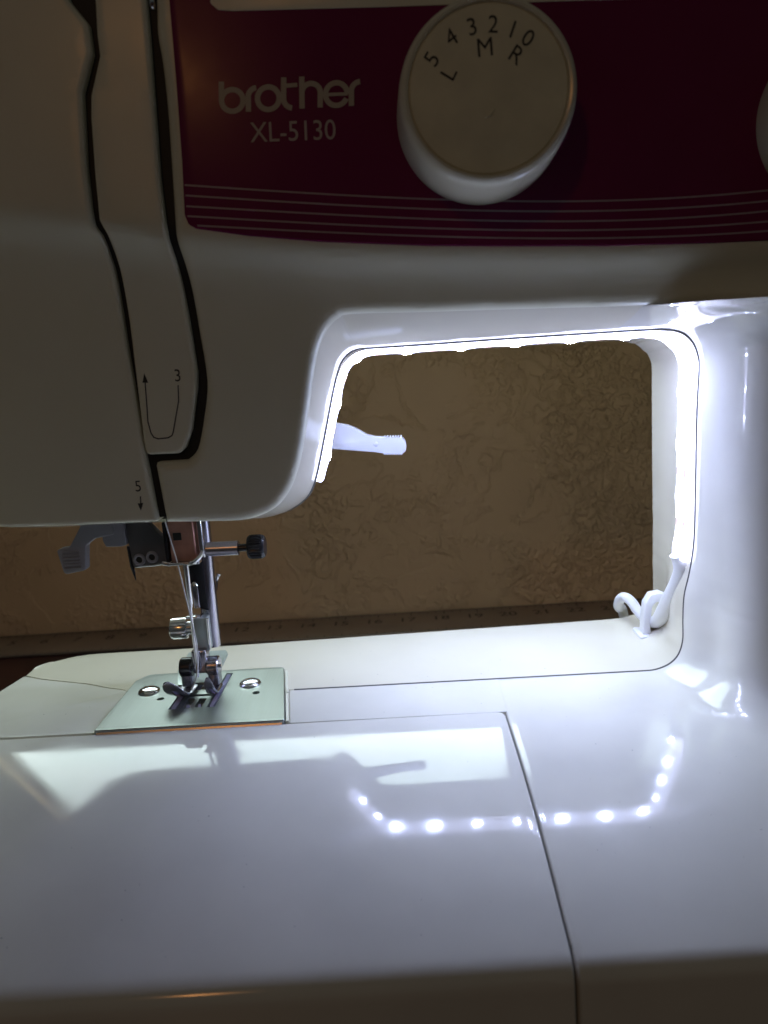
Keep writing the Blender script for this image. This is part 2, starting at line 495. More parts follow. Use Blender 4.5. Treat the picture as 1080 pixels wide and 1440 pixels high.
# left face cover and the take-up cover between the two thread slots
S1L = [(-74.5, 203), (-74.0, 193.7), (-70.0, 188.1), (-69.9, 181.8), (-73.5, 173.5), (-73.8, 170.3), (-75.0, 156.7), (-75.3, 143.4), (-74.1, 141.0), (-73.5, 132.1), (-73.5, 115.1), (-73.1, 100.8), (-72.8, 85.4), (-72.4, 80.4), (-71.8, 67.4), (-71.7, 65.6)]
out = [(-74.5, 236)] + S1L + [(-100, 66.1), (-114, 66.5), (-122, 67.4), (-131, 71.5), (-138, 80), (-142, 92), (-143, 110), (-143, 236)]
sheet('face_cover', round_poly(out, [0, 1, 3, 2, 2, 4, 2, 3, 3, 3, 3, 2, 2, 2, 2, 2, .6, 2, 4, 4, 5, 5, 5, 5, 0]), face_map, 1.3, 6, 'face_plastic', machine, grid=(4.1, 1.9))
CV = [(-67.3, 203), (-67.6, 193.2), (-68.2, 185.6), (-68.2, 180.9), (-71.5, 172.5), (-72.2, 167.8), (-73.1, 154.1), (-73.4, 144.1), (-72.4, 140.9), (-71.9, 132.8), (-71.8, 119.7), (-72.2, 103.1), (-72.55, 87.5), (-72.3, 84.5),
      (-63.3, 84.3), (-61.3, 85.9), (-59.1, 90.5), (-56.3, 101.5), (-55.7, 105.8), (-56.0, 116.2), (-56.5, 128.0), (-57.2, 138.7), (-57.3, 152.9), (-56.4, 172.2), (-55.8, 185.4), (-55.6, 192.3), (-55.5, 203)]
out = [(-67.3, 236)] + CV + [(-55.5, 236)]
tc_cover = sheet('take_up_cover', round_poly(out, 1.5), face_map, 1.0, 7, 'face_plastic', machine, grid=(4.1, 1.9))
# black sheet added for the shade behind the slots and core that closes the head
sheet('slot_shade', [(-77, 66.5), (-66, 66.5), (-66, 70), (-51, 76), (-51, 236), (-77, 236)], lambda x, z, d: (x, yf(x, z) + 2.4 + d, z), .2, .6, 'recess_shade', machine, grid=(5.03, 4.07))
# take-up lever glimpsed at the top of the slot
tube('take_up_lever', catmull([(-54.6, -30, 240), (-54.6, -38, 215), (-54.5, -41.5, 194.5), (-54.6, -40.5, 191)], 5), 0.7, 'chrome', machine, seg=10)

# ---- right-hand fan: bed + column + corner under the arm, one moulding
TPL = [(26.6, 109.2), (19, 109.1), (10.9, 108.8), (5.6, 107.4), (2.3, 104.6), (.6, 101), (0, 96.5), (.6, 83), (.9, 60), (1.3, 43), (2.6, 33), (4.3, 25), (4.7, 17), (4.75, 10), (6.2, 5), (9.2, 1.9), (13.6, .25), (18, 0)]
TPs = catmull(TPL, 6)
Qp = catmull([(88.6, 0), (88.6, -6), (88.9, -14), (89.6, -21), (91.3, -27), (94.6, -31.6), (99.5, -34.6), (106, -36.2), (116, -37), (140, -37.3), (210, -37.5)], 6)
def Qn(i):
    t = (Qp[min(i + 1, len(Qp) - 1)] - Qp[max(i - 1, 0)]).normalized()
    if i == 0: return Vector((-1, 0))
    return Vector((t.y, -t.x)) * (1 if Vector((t.y, -t.x)).dot(Vector((-1, -1))) > 0 else -1)
nQ = len(Qp)
YE = yf(62, 114.5) + RIM
def accx(y): return 23.2 + (-29 - y) * .035 if y < -29 else 23.2
FZ = [(62, 114.5), (91.4, 112.9), (125, 111.5), (210, 110)]
bm = bmesh.new(); rows = []
for i, q in enumerate(Qp):
    n = Qn(i); t = i / (nQ - 1)
    grow = 1 + .5 * sstep(-q.y, 0, 34); ing = sstep(-q.y, 0, 18)
    # bed outer point
    tb = min(1, max(0, (-q.y) / 31.6)) if q.x < 95 else 1
    if q.x < 94.7:
        yb = -1.0 * tb * (-LIPY - 0.01); yb = LIPY * tb
        B = Vector((accx(yb) + .55, yb))
    else:
        B = Vector((accx(LIPY) + .55 + (q.x - 94.6) / (210 - 94.6) * (210 - accx(LIPY) - .55), LIPY))
    # underside outer point (front edge of the arm)
    if q.x < 94.7: tt = tb; T = Vector((62, YE * tt))
    else: T = Vector((62 + (q.x - 94.6) / (210 - 94.6) * 148, YE))
    if q.x >= 94.7: T.x = max(T.x, min(q.x, T.x + (q.x - 94.6) * 1.5))
    room = max(0.0, (T - q).length)
    topk = min(1, room / 30) if q.x < 94.7 else min(1, max(.04, (T - q).dot(n) / 14))
    col = []
    e = TPs[0]; base = q + n * (e.x * topk)
    def upz(x, y):
        fz = interp(x, [p[0] for p in FZ], [p[1] for p in FZ]); w = max(0, min(1, (y + .25) / (YE + .25))) ** 1.5
        return 109.2 + (fz - 109.2) * w
    for k in range(10):
        w = k / 10; p = T.lerp(base, w); col.append((p.x, p.y, upz(p.x, p.y)))
    for e in TPs:
        a, z = e.x, e.y; hi = sstep(z, 60, 105); lo = 1 - sstep(z, 20, 70)
        k = 1 + (topk - 1) * hi + (grow - 1) * lo * sstep(5.5 - min(a, 5.5), 5.5, -3) if z > 60 else 1 + (grow - 1) * sstep(a, 4.6, 8)
        if z > 60: k = 1 + (topk - 1) * hi
        if z < 60: a = a - ing * interp(z, [0, 2, 25, 33, 43, 60], [4.6, 4.6, 4.2, 2.4, 1.0, .5]) if z > .01 else a
        p = q + n * (a * k)
        zz = z
        if z > 60: zz = z + (upz(p.x, p.y) - 109.2) * sstep(z, 60, 108)
        else: zz = z * (1 + (grow - 1) * (1 - sstep(z, 4, 30)) * .8) + bz(p.y) * (1 - z / 109)
        col.append((p.x, p.y, zz))
    base = Vector(col[-1][:2])
    for k in range(1, 31):
        w = k / 30; p = base.lerp(B, w); col.append((p.x, p.y, bz(p.y)))
    rows.append([bm.verts.new(c) for c in col])
    # seam side edge / lip
for a, b in zip(rows, rows[1:]):
    for k in range(len(a) - 1): bm.faces.new((a[k], a[k + 1], b[k + 1], b[k]))
# rolled edge along the accessory seam and front lip rows
ext = []
for i, r in enumerate(rows):
    v = r[-1].co
    if Qp[i].x < 94.7 and i < nQ:
        ext.append(('side', i, r[-1]))
side = [v for kd, i, v in ext]
front = [rows[i][-1] for i in range(nQ) if Qp[i].x >= 94.5]
lastside = [v for v in side if v.co.y > LIPY + .001]
# side roll
pr = None
for v in lastside:
    c = v.co; ch = [v] + [bm.verts.new((c.x - .5 * math.sin(a), c.y, c.z - .5 * (1 - math.cos(a)))) for a in (math.pi / 6, math.pi / 3, math.pi / 2)] + [bm.verts.new((c.x - .5, c.y, c.z - 7))]
    if pr:
        for k in range(4): bm.faces.new((pr[k], pr[k + 1], ch[k + 1], ch[k]))
    pr = ch
lipc = []
xs0 = accx(LIPY) + .55
for s in [S_LIP + k for k in (0, .5, 1, 1.5, 2, 2.5, 3, 3.5, 4, 4.5, 5, 5.5, 6, 7, 10, 15, 25, 40, 60, 75)]:
    y, z, ny, nz = prof(s); lipc.append((y, z))
cols = []
fr = [v for v in front]
for v in fr:
    cols.append([v] + [bm.verts.new((v.co.x, y, z)) for y, z in lipc[1:]])
for a, b in zip(cols, cols[1:]):
    for k in range(len(a) - 1): bm.faces.new((a[k], a[k + 1], b[k + 1], b[k]))
a = cols[0]; b = [bm.verts.new((v.co.x - .5, v.co.y + 1.0, v.co.z - .4)) for v in a]; c = [bm.verts.new((v.co.x - .5, v.co.y + 8, v.co.z - .8)) for v in a]
for k in range(len(a) - 1):
    bm.faces.new((a[k], a[k + 1], b[k + 1], b[k])); bm.faces.new((b[k], b[k + 1], c[k + 1], c[k]))
if pr: 
    try: bm.faces.new((pr[0], a[0], b[0], pr[2]))
    except ValueError: pass
# parting lip at the seam plane
prev = None
for v in rows[0]:
    c = v.co; nx, nz = (.45, 0) if 8 < c.z < 104 else ((.2, .4) if c.z > 50 else (.2, -.4))
    w = bm.verts.new((c.x + nx, .15, c.z + nz)); v.co.y = -.25
    if prev: bm.faces.new((prev[0], v, w, prev[1]))
    prev = (v, w)
for v in bm.verts: v.co.y = fwd(v.co.x, v.co.y) if v.co.z < 60 else v.co.y
bmesh.ops.remove_doubles(bm, verts=bm.verts, dist=.003)
from_bm('column_and_base', bm, 'bed_plastic', machine, 60)

# flat strip of free arm between the parting seam and the extension table
PLX0, PLX1 = -102.2, -42.6
def strip_map(x, y, d): return (x, y, -d)
sheet('free_arm_front', round_poly([(-45.6, -.3), (-41.8, -24.6), (accx(0) + .55, -24.6), (accx(0) + .55, -.3)], .25), strip_map, .25, 6, 'bed_plastic', machine, grid=0)
sheet('free_arm_left', round_poly([(-151, -24.6), (-102.4, -24.6), (-102.4, 6.6), (-112, 10.6), (-119, 14.2), (-140, 21.6), (-148.6, 25.9), (-151, 12)], [2, .3, .3, 3, 3, 3, 1, 3]), strip_map, .3, 40, 'bed_plastic', machine, grid=0)
# extension table in front
ySeam = BY0 - .6
sS = s_of_y(ySeam)
o = [(-230, sS), (accx(-29) - .45, sS)]
pts = [(-230, sS), (-100, sS), (accx(-29) - .5, sS - 1.2)]
for y in range(-40, -104, -10): pts.append((accx(y) - .5, s_of_y(y)))
pts += [(accx(-104) - .5, s_of_y(-104)), (accx(-107) - .6, S_LIP + 6), (accx(-107) - .9, S_END), (-230, S_END)]
sheet('extension_table', round_poly(pts, [0, 0, 3.0] + [0] * 11), bed_map, .5, 3, 'bed_plastic', machine, grid=(20, 1.5))
box('gap_shade', (-20, -22, -50), (330, 8, 84), 'gap_dark', machine)  # black boxes added to stand for the shade down in the gaps
box('gap_shade', (25, -63, -58), (7, 80, 58), 'gap_dark', machine)

# ---- rear shell
REARY = lambda x: 50.2 + .038 * x
inset = 3.0
seg_pts = [Vector((x, y)) for x, y in [(-148, 20), (-151, 12)]]
# free-arm body under the bed sheets
sheet('free_arm_body', round_poly([(-149.9, -23), (60, -23), (60, 53), (-131, 44.8), (-139, 42.9), (-146, 36), (-149.9, 12)], [3, 0, 0, 6, 5, 8, 6]), lambda x, y, d: (x, y, -.8 - d), 1.2, 34, 'cream_plastic', machine, grid=0)
P3 = []
for f in Sc: P3.append((f.x, f.y, 1.5 * (1 if f.x < -15 else .3)))
for e in TPs: P3.append((88.6 - e.x, e.y, 1))
P3 = [p for p in P3 if not (p[0] < 62.01 and p[0] > 61.99 and False)]
P3.append((60, 0.0, 1))
for k in range(1, 50): P3.append((60 - k * 4, 0.0, 0))
for k in range(1, 13): P3.append((-136 - k, 0.0, 0))
def seam_y(x): return interp(x, [-150, -148.4, -140, -119, -112, -102.4, -102, 200], [27.5, 26.4, 22.0, 14.6, 10.9, 6.9, .15, .15])
def rear_y(x):
    r = REARY(x) + 3
    if x < -128: r -= 20.5 * (1 - math.sqrt(max(0, 1 - ((-128 - x) / 20.8) ** 2)))
    return max(r, seam_y(x) + .5)
bm = bmesh.new(); rows = []
def out_n(i):
    a = Vector(P3[max(i - 1, 0)][:2]); b = Vector(P3[min(i + 1, len(P3) - 1)][:2]); t = (b - a)
    if t.length < 1e-6: return Vector((0, 1))
    t.normalize(); return Vector((-t.y, t.x))   # outwards from the throat for this direction
for i, (x, z, dr) in enumerate(P3):
    n = out_n(i); row = []
    yr = rear_y(x) if z < 5 else REARY(x) + 3
    ys = seam_y(x) if z < 5 else .15
    for y, o_ in [(.15, .3), (.22, .1), (.34, .0), (.5, 0), (.9, 0), (2.5, 0), (12, .25), (24, .5), (36, .8), (yr - 5, 1.1), (yr - 4, 1.2), (yr - 2.9, 1.5), (yr - 1.9, 2.0), (yr - 1, 2.8), (yr - .4, 3.9), (yr, 5.5), (yr, 12)]:
        kk = dr * .8 if abs(n.x) > .5 else (.4 if z > 50 else 0)
        if y > yr - 4.5 or y < .5: off = o_ if y < .5 else (1.1 * kk + (o_ - 1.1) * (.4 if z > 100 and abs(n.x) < .7 else 1))
        else: off = o_ * kk
        if x > 70 and z < 104.5:
            wx = 90.3 - (interp(z, [10, 17, 25, 33, 43, 60, 83, 97], [83.9, 83.9, 84.3, 86, 87.3, 87.7, 88, 88.6]))
            dx = wx * sstep(x, 70, 83.5) * sstep(y, 11, 40)
            if y >= .5 and y < yr - 4.5: off = 0
            elif y >= .5: off = o_ - 1.1
        else: dx = 0
        lift = 9 * sstep(y, 4, 46) * (1 - sstep(z, 62, 84)) if x < -36 and z > 50 else (-2.5 * sstep(y, 14, 50) * sstep(z, 90, 106))
        f = max(0, (y - .15) / (yr - .15)); yy = ys + (yr - ys) * f if ys > .2 else y
        p = Vector((x, z)) + n * off; row.append(bm.verts.new((p.x + dx, yy, p.y + lift)))
    rows.append(row)
for a, b in zip(rows, rows[1:]):
    for k in range(len(a) - 1): bm.faces.new((a[k], a[k + 1], b[k + 1], b[k]))
from_bm('rear_throat_wall', bm, 'cream_plastic', machine, 50)
gp = []
for i in range(0, len(P3)):
    if P3[i][0] < -47 and P3[i][1] < 5: break
    n = out_n(i); x, z = P3[i][:2]; gp.append((x + n.x * .4, -.05, z + n.y * .4))
cl = [gp[0]]
for p in gp[1:]:
    if (Vector(p) - Vector(cl[-1])).length > .6: cl.append(p)
tube('parting_seam', cl, [.85 if p[2] > 6 and p[0] < 80 else .66 for p in cl], 'seam_grey', machine, seg=8)
# outer rear housing that blocks the window light
hb = bmesh.new()
box_bm(hb, (41, 8, 172), (334, 82, 104), bev=6)
from_bm('arm_housing', hb, 'cream_plastic', machine)
box('head_housing', (-98, 14, 130), (84, 66, 60), 'cream_plastic', machine, bev=3)
box('column_housing', (155, 12, 20), (110, 76, 210), 'cream_plastic', machine, bev=6)
box('base_housing', (40, 14, -52), (330, 60, 62), 'cream_plastic', machine, bev=4)

# ------------------------------------------------------------ control panel
def pmap(x, z, d): return (x, yf(x, z) - .55 + d, z)
PBX = [-51.4, -49.4, -36.9, -19.4, 6.9, 30, 50.3, 76.1, 89.7, 120]
PBZ = [141.4, 140.4, 137.6, 134.9, 132.0, 130.2, 128.8, 127.6, 127.2, 126.8]
pan = [(-49.6, 204), (-49.9, 191.8), (-50.4, 173.3), (-51.1, 155.7), (-51.9, 143.6), (-51.2, 141.3), (-49.4, 140.2)] + [(x, z) for x, z in zip(PBX, PBZ) if x > -49] + [(135, 126.5), (135, 204)]
pan = [(x, min(z, 203)) for x, z in pan]
panel = sheet('control_panel', round_poly(pan, [0, 2, 2, 2, 2, 1.5, 2] + [4] * 8 + [0, 0]), pmap, .4, .8, 'maroon_panel', machine, grid=4)
# keep the panel proud of the crease: it lies on the flat upper face
def onp(x, z, lift=.03): return (x, yf(x, z) - .55 - lift, z)
# five pin stripes
LZ = [[150.4, 144.0, 139.2, 138.7], [148.0, 141.7, 136.9, 136.3], [145.5, 139.4, 134.6, 134.0], [143.2, 137.2, 132.5, 131.6], [141.1, 135.3, 130.6, 129.4]]
SX = [-51.2, -3, 50.4, 89.5]
# through four anchors per line
def stripe_z(k, x):
    a = LZ[k]
    xs = SX
    s = 0
    for i in range(4):
        t = a[i]
        for j in range(4):
            if j != i: t *= (x - xs[j]) / (xs[i] - xs[j])
        s += t
    return s
for k in range(5):
    b_ = bmesh.new()
    x0 = [-51.0, -51.1, -51.2, -51.2, -49.0][k]
    path = [(x0 + (99 - x0) * i / 60, 0) for i in range(61)]
    stroke_poly(b_, [(x, stripe_z(k, x)) for x, _ in path], .42, onp)
    from_bm('stripe', b_, 'stripe_silver', panel, False)
# cream inset line along the top of the panel
ins = [(-40.6, 189.9), (-38.6, 188.1), (-35.1, 187.6), (0, 185.6), (43, 183.4), (88.6, 180.9), (120, 179.3), (120, 184), (43, 189), (0, 190.6), (-35, 192.2), (-39, 191.8)]
sheet('selector_slot', round_poly(ins, 1), lambda x, z, d: (x, yf(x, z) - .75 + d, z), .15, .2, 'face_plastic', panel, grid=0)

# lettering
LO = Vector((-40.27, 166.03))
UX = Vector((-9.19 + 40.27, 164.97 - 166.03)) ; UY = Vector((-39.54 + 40.27, 172.71 - 166.03))
# crop frame: (110,285)->LO ; (960,245)->LO+UX ; (110,85)->LO+UY
def crop(u, v):
    # undo the slight slope of the sampling frame
    b_ = (285 - v) / 200.0; a_ = (u - 110) / 850.0
    b_ -= a_ * 40 / 200.0
    return LO + UX * a_ + UY * b_
LIFT[0] = 0.03
def logomap(u, v):
    p = crop(u, v); return onp(p.x, p.y, LIFT[0])
lb = bmesh.new()
W = 35
def ring(cx_, cy_, rx, ry, a0=0, a1=360): stroke_poly(lb, arc(cx_, cy_, rx, a0, a1, 36, ry), W, logomap)
stroke_poly(lb, [(110, 85), (111, 215)], W, logomap); ring(182, 208, 71, 71)
stroke_poly(lb, [(286, 178), (288, 282)], W, logomap); stroke_poly(lb, arc(346, 184, 60, 185, 262, 12), W, logomap)
ring(418, 194, 71, 74)
stroke_poly(lb, [(517, 58), (518, 200)] + arc(580, 196, 62, 176, 95, 12)[1:], W, logomap); stroke_poly(lb, [(517, 113), (606, 107)], 27, logomap)
stroke_poly(lb, [(634, 53), (640, 262)], W, logomap); stroke_poly(lb, arc(697, 158, 60, 180, 356, 18) + [(758, 255)], W, logomap)
ring(862, 168, 71, 74, 22, 360); stroke_poly(lb, [(800, 171), (936, 166)], 22, logomap)
stroke_poly(lb, [(958, 140), (962, 245)], W, logomap); stroke_poly(lb, arc(1020, 148, 62, 182, 264, 12), W, logomap)
from_bm('brand_lettering', lb, 'print_logo', panel, False)
lb = bmesh.new()
ang = math.atan2(-1.0, 23.2)
def txtmap(cx_, cz_, a, sx=1, lift=.03, f=onp):
    def g(u, v):
        u *= sx
        return f(cx_ + u * math.cos(a) - v * math.sin(a), cz_ + u * math.sin(a) + v * math.cos(a), lift)
    return g
text_mesh(lb, 'XL-5130', 6.4, txtmap(-23.5, 160.3, ang, .92))
from_bm('model_lettering', lb, 'print_silver', panel, False)

# print on the covers: thread path marks 3 and 5
def polyl(bm_, pts, w, f=on_face): stroke_poly(bm_, pts, w, f)
lb = bmesh.new()
pth = [(-61.0, 102.6), (-61.4, 98.5), (-64.0, 90.2)] + [(-64.5, 89.3), (-65.6, 88.8), (-68.4, 88.7), (-69.5, 89.2), (-70.1, 90.4), (-70.5, 93.5), (-70.15, 98), (-69.75, 104.3)]
polyl(lb, resample(pth, .5), .34)
v = [lb.verts.new(on_face(*p)) for p in ((-69.65, 106.4), (-70.5, 103.9), (-68.95, 103.8))]; lb.faces.new(v)
text_mesh(lb, '3', 4.6, txtmap(-60.8, 105.0, -.03, .9, .04, on_face))
from_bm('thread_path_print', lb, 'print_dark', tc_cover, False)
lb = bmesh.new()
polyl(lb, [(-75.5, 73.2), (-75.75, 70.6)], .34)
v = [lb.verts.new(on_face(*p)) for p in ((-75.95, 69.1), (-76.6, 71.2), (-74.95, 71.3))]; lb.faces.new(v)
text_mesh(lb, '5', 4.4, txtmap(-75.75, 75.9, -.03, .9, .04, on_face))
fc = [o for o in COL.objects if o.name == 'face_cover'][0]
from_bm('thread_path_print', lb, 'print_dark', fc, False)

# ------------------------------------------------------------ dials
def dial(cx_, cz_, r, label, marks):
    yb, yt = -43.4, -62.8
    d = empty('dial', (cx_, yb, cz_)); d.parent = machine; d.location = Vector((cx_, yb, cz_ + 88)) * MM
    d['label'] = label
    skirt = [(r + .5, 0), (r + .5, 2), (r + .3, 8), (r, 15), (r - .3, 18), (r - .8, 19.1), (r - 1.5, 19.6), (r - 2.0, 19.45), (r - 2.25, 18.8)]
    lathe('skirt', skirt, (cx_, yb, cz_), (0, -1, 0), 'dial_rim', d, 96)
    lathe('dial_face', [(r - 2.25, 18.8), (r - 2.6, 19.22), (r - 8, 19.3), (0, 19.3)], (cx_, yb, cz_), (0, -1, 0), 'dial_plastic', d, 96)
    if marks:
        tube('moulding_nick', [(cx_ - .9, yb - 19.3, cz_ - 5.6), (cx_ + .2, yb - 19.42, cz_ - 5.0), (cx_ + 1.1, yb - 19.3, cz_ - 3.9)], [.12, .34, .12], 'dial_plastic', d, seg=8)
        b_ = bmesh.new()
        for ch, x, z, sz in marks:
            a = math.atan2(-(x - cx_), (z - cz_ + 1.5))
            def g(u, v, x=x, z=z, a=a): return (x + (u * math.cos(a) - v * math.sin(a)) * .95, yb - 19.34, z + u * math.sin(a) + v * math.cos(a))
            text_mesh(b_, ch, sz, g)
        from_bm('dial_numerals', b_, 'print_dark', d, False)
    return d
dial(21.2, 160.2, 19.3, 'cream stitch length dial with numerals 5 4 3 2 1 0 and letters L M R',
     [('5', 9.6, 167.0, 4.9), ('4', 13.9, 170.8, 4.9), ('3', 18.3, 172.5, 4.9), ('2', 22.7, 172.6, 4.9), ('1', 26.7, 171.3, 4.9), ('0', 29.8, 169.4, 4.9),
      ('L', 13.0, 163.9, 5.0), ('M', 20.8, 168.3, 5.2), ('R', 27.2, 166.4, 5.0)])
dial(105.5, 153.0, 19.3, 'second cream dial cut off by the right edge', [])

# ------------------------------------------------------------ needle plate
NX = -75.0
def plate_map(x, y, d): return (x, y, 1.3 - d)
def slot(x0, x1, y0, y1): return [(x0, y0), (x1, y0), (x1, y1), (x0, y1)]
def circ(cx_, cy_, r, n=14): return [(cx_ + r * math.cos(2 * math.pi * k / n), cy_ + r * math.sin(2 * math.pi * k / n)) for k in range(n)]
holes = [slot(-82.4, -80.0, -13.4, 14), slot(-70.0, -67.6, -13.0, 14.4), slot(-78.0, -75.6, -12.8, -6.0), slot(-74.2, -71.8, -12.8, -6.0),
         slot(-77.9, -75.7, .8, 12.5), slot(-74.1, -71.9, .8, 12.5), slot(-78.6, -70.9, -4.3, -2.6), circ(-87.6, -4.7, 1.25), circ(-56, -3.8, 1.25)]
pl = [(-101.6, -25.6), (-43.3, -25.1), (-50.3, 17.6), (-100.4, 17.4), (-102, 11.5)]
plate = sheet('needle_plate', round_poly([(-101.7, -25.7), (-43.2, -25.2), (-50.0, 17.8), (-98.5, 17.4), (-101.8, 12)], [.8, 1.0, 2.5, 2.5, 2]), plate_map, .35, 2.9, 'brushed_steel', machine, grid=0, holes=holes, hole_depth=1.6)
# turned-down polished front edge
bm = bmesh.new()
pa = [(-25.3, 1.22), (-25.42, 1.08), (-25.6, .68), (-25.8, .24), (-26.0, -.2)]
ra = []
for x, yo in ((-101.0, 0), (-72, .25), (-44.2, .5)):
    ra.append([bm.verts.new((x, y + yo, z)) for y, z in pa])
for a, b in zip(ra, ra[1:]):
    for k in range(4): bm.faces.new((a[k], a[k + 1], b[k + 1], b[k]))
from_bm('front_edge', bm, 'edge_steel', plate, True)
box('slot_floor', (NX, 0, -1.2), (18, 32, .6), 'recess_shade', plate)  # black floor added for the shade below the plate openings
def feed(name, x0, x1, y0, y1, rows_, parent):
    b_ = bmesh.new()
    nn = int((y1 - y0) / .95)
    for c in range(rows_):
        xa = x0 + (x1 - x0) * c / rows_ + .06; xb = x0 + (x1 - x0) * (c + 1) / rows_ - .06
        pv = None
        for k in range(nn + 1):
            y = y0 + (y1 - y0) * k / nn
            lo = [b_.verts.new((x, y, .7)) for x in (xa, xb)]
            if pv:
                ym = y - (y1 - y0) / nn * .25
                hi = [b_.verts.new((x, ym, 1.45)) for x in (xa, xb)]
                b_.faces.new((pv[0], pv[1], hi[1], hi[0])); b_.faces.new((hi[0], hi[1], lo[1], lo[0]))
                for q in (0, 1): b_.faces.new((pv[q], hi[q], lo[q]))
            pv = lo
        xs = (xa, xb)
        box_bm(b_, ((xa + xb) / 2, (y0 + y1) / 2, -.35), (xb - xa, y1 - y0, 2.0))
    from_bm(name, b_, 'feed_steel', parent, False)
feed('feed_dog', -81.85, -80.45, -12.4, 13, 1, plate); feed('feed_dog', -69.55, -68.15, -12.0, 13.3, 1, plate)
feed('feed_dog', -77.3, -76.3, -11.6, -10.4, 1, plate); feed('feed_dog', -73.5, -72.5, -11.6, -10.4, 1, plate)
feed('feed_dog', -77.5, -76.1, 2.6, 12, 2, plate); feed('feed_dog', -73.7, -72.3, 2.6, 12, 2, plate)
for sx, sy in ((-93.6, 1.9), (-59.5, 3.9)):
    b_ = bmesh.new()
    lathe_bm(b_, [(3.7, 0), (3.65, .35), (3.2, .9), (2.2, 1.35), (0, 1.6)], (sx, sy, 1.25), (0, 0, 1), 32)
    a = math.radians(28)
    bmesh.ops.bisect_plane(b_, geom=b_.verts[:] + b_.edges[:] + b_.faces[:], plane_co=(sx - .45 * math.sin(a), sy + .45 * math.cos(a), 0), plane_no=(-math.sin(a), math.cos(a), 0))
    bmesh.ops.bisect_plane(b_, geom=b_.verts[:] + b_.edges[:] + b_.faces[:], plane_co=(sx + .45 * math.sin(a), sy - .45 * math.cos(a), 0), plane_no=(-math.sin(a), math.cos(a), 0))
    mid = [f for f in b_.faces if abs((f.calc_center_median() - Vector((sx, sy, 0))).dot(Vector((-math.sin(a), math.cos(a), 0)))) < .44 and f.calc_center_median().z > 1.5]
    r_ = bmesh.ops.extrude_face_region(b_, geom=mid)
    bmesh.ops.translate(b_, vec=(0, 0, -.8), verts=[v for v in r_['geom'] if isinstance(v, bmesh.types.BMVert)])
    bmesh.ops.delete(b_, geom=mid, context='FACES')
    from_bm('screw', b_, 'chrome', plate, 30)
# plastic catch beside the plate
box('plate_catch', (-45.9, -4.0, -.2), (.9, 41, 1.5), 'face_plastic', machine, rot=Matrix.Rotation(.160, 3, 'Z'), bev=.2)
box('catch_tab', (-45.8, -2.5, .65), (.8, 2.2, .5), 'face_plastic', machine, rot=Matrix.Rotation(.160, 3, 'Z'), bev=.15)

# ------------------------------------------------------------ needle and presser assembly
clamp_g = empty('needle_clamp', (0, 0, 0)); clamp_g.parent = machine; clamp_g.location = (0, 0, 0.088)
tube('needle_bar', [(-72.6, -3.4, 50), (-72.6, -3.4, 70)], 3.0, 'dark_chrome', machine, seg=20)
b_ = bmesh.new(); box_bm(b_, (-72.9, -6.5, 55), (8.0, 5, 13.5), bev=.5)
blk = from_bm('clamp_block', b_, 'warm_reflect_metal', clamp_g)
box('clamp_hole', (-74.2, -9.0, 56.3), (2.6, .25, 2.4), 'recess_shade', clamp_g, bev=.1)
box('clamp_side', (-78.0, -6.5, 54.5), (1.1, 5.4, 13), 'black_metal', clamp_g, bev=.2)
tube('chrome_rail', [(-67.7, -6.8, 63), (-67.7, -6.8, 48.8)], 1.1, 'chrome', clamp_g, seg=14)
lathe('clamp_screw', [(0, 0), (2.0, 0), (2.3, .2), (2.3, 10.2), (2.0, 10.4), (1.2, 10.45), (1.2, 13.2), (3.4, 13.4), (3.75, 14.0), (3.8, 14.6), (3.8, 17.2), (3.6, 18), (3.1, 18.4), (0, 18.5)][:6], (-66.6, -5, 50.8), (1, 0, -.015), 'dark_chrome', clamp_g, 32)
lathe('screw_shaft', [(1.2, 10), (1.2, 13.5)], (-66.6, -5, 50.8), (1, 0, -.015), 'black_metal', clamp_g, 20)
b_ = bmesh.new()
kn = 26
lathe_bm(b_, [(0, 13.3), (3.3, 13.3), (3.75, 13.8), (3.85, 14.6), (3.85, 17.4), (3.6, 18.2), (3.0, 18.7), (1.5, 18.8), (0, 18.8)], (-66.6, -5, 50.9), (1, 0, -.015), kn * 2)
for i, v in enumerate(b_.verts):
    d = Vector((0, v.co.y + 5, v.co.z - 50.7))
    if d.length > 3.5 and i % 2: v.co -= d.normalized() * .25
from_bm('screw_knob', b_, 'black_metal', clamp_g)
box('thread_guide', (-72.6, -8.6, 47.8), (9.4, 3.6, .9), 'chrome', clamp_g, bev=.3)
box('thread_guide', (-78.6, -8.4, 47.9), (2.8, 2.6, 1.3), 'chrome', clamp_g, rot=Matrix.Rotation(.25, 3, 'Y'), bev=.35)
tube('thread_guide', catmull([(-71.5, -9.6, 47.6), (-69.5, -10.6, 48.2), (-68.0, -9.5, 49.3), (-67.2, -8, 50.6)], 4), .75, 'chrome', clamp_g, seg=10)
tube('needle', [(-74.3, -3.4, 50), (-74.35, -3.4, 33), (-74.5, -3.4, 31), (-74.6, -3.4, 15), (-74.62, -3.4, 9.2), (-74.62, -3.4, 7.4)], [.95, .95, .55, .5, .45, .05], 'chrome', machine, seg=14)

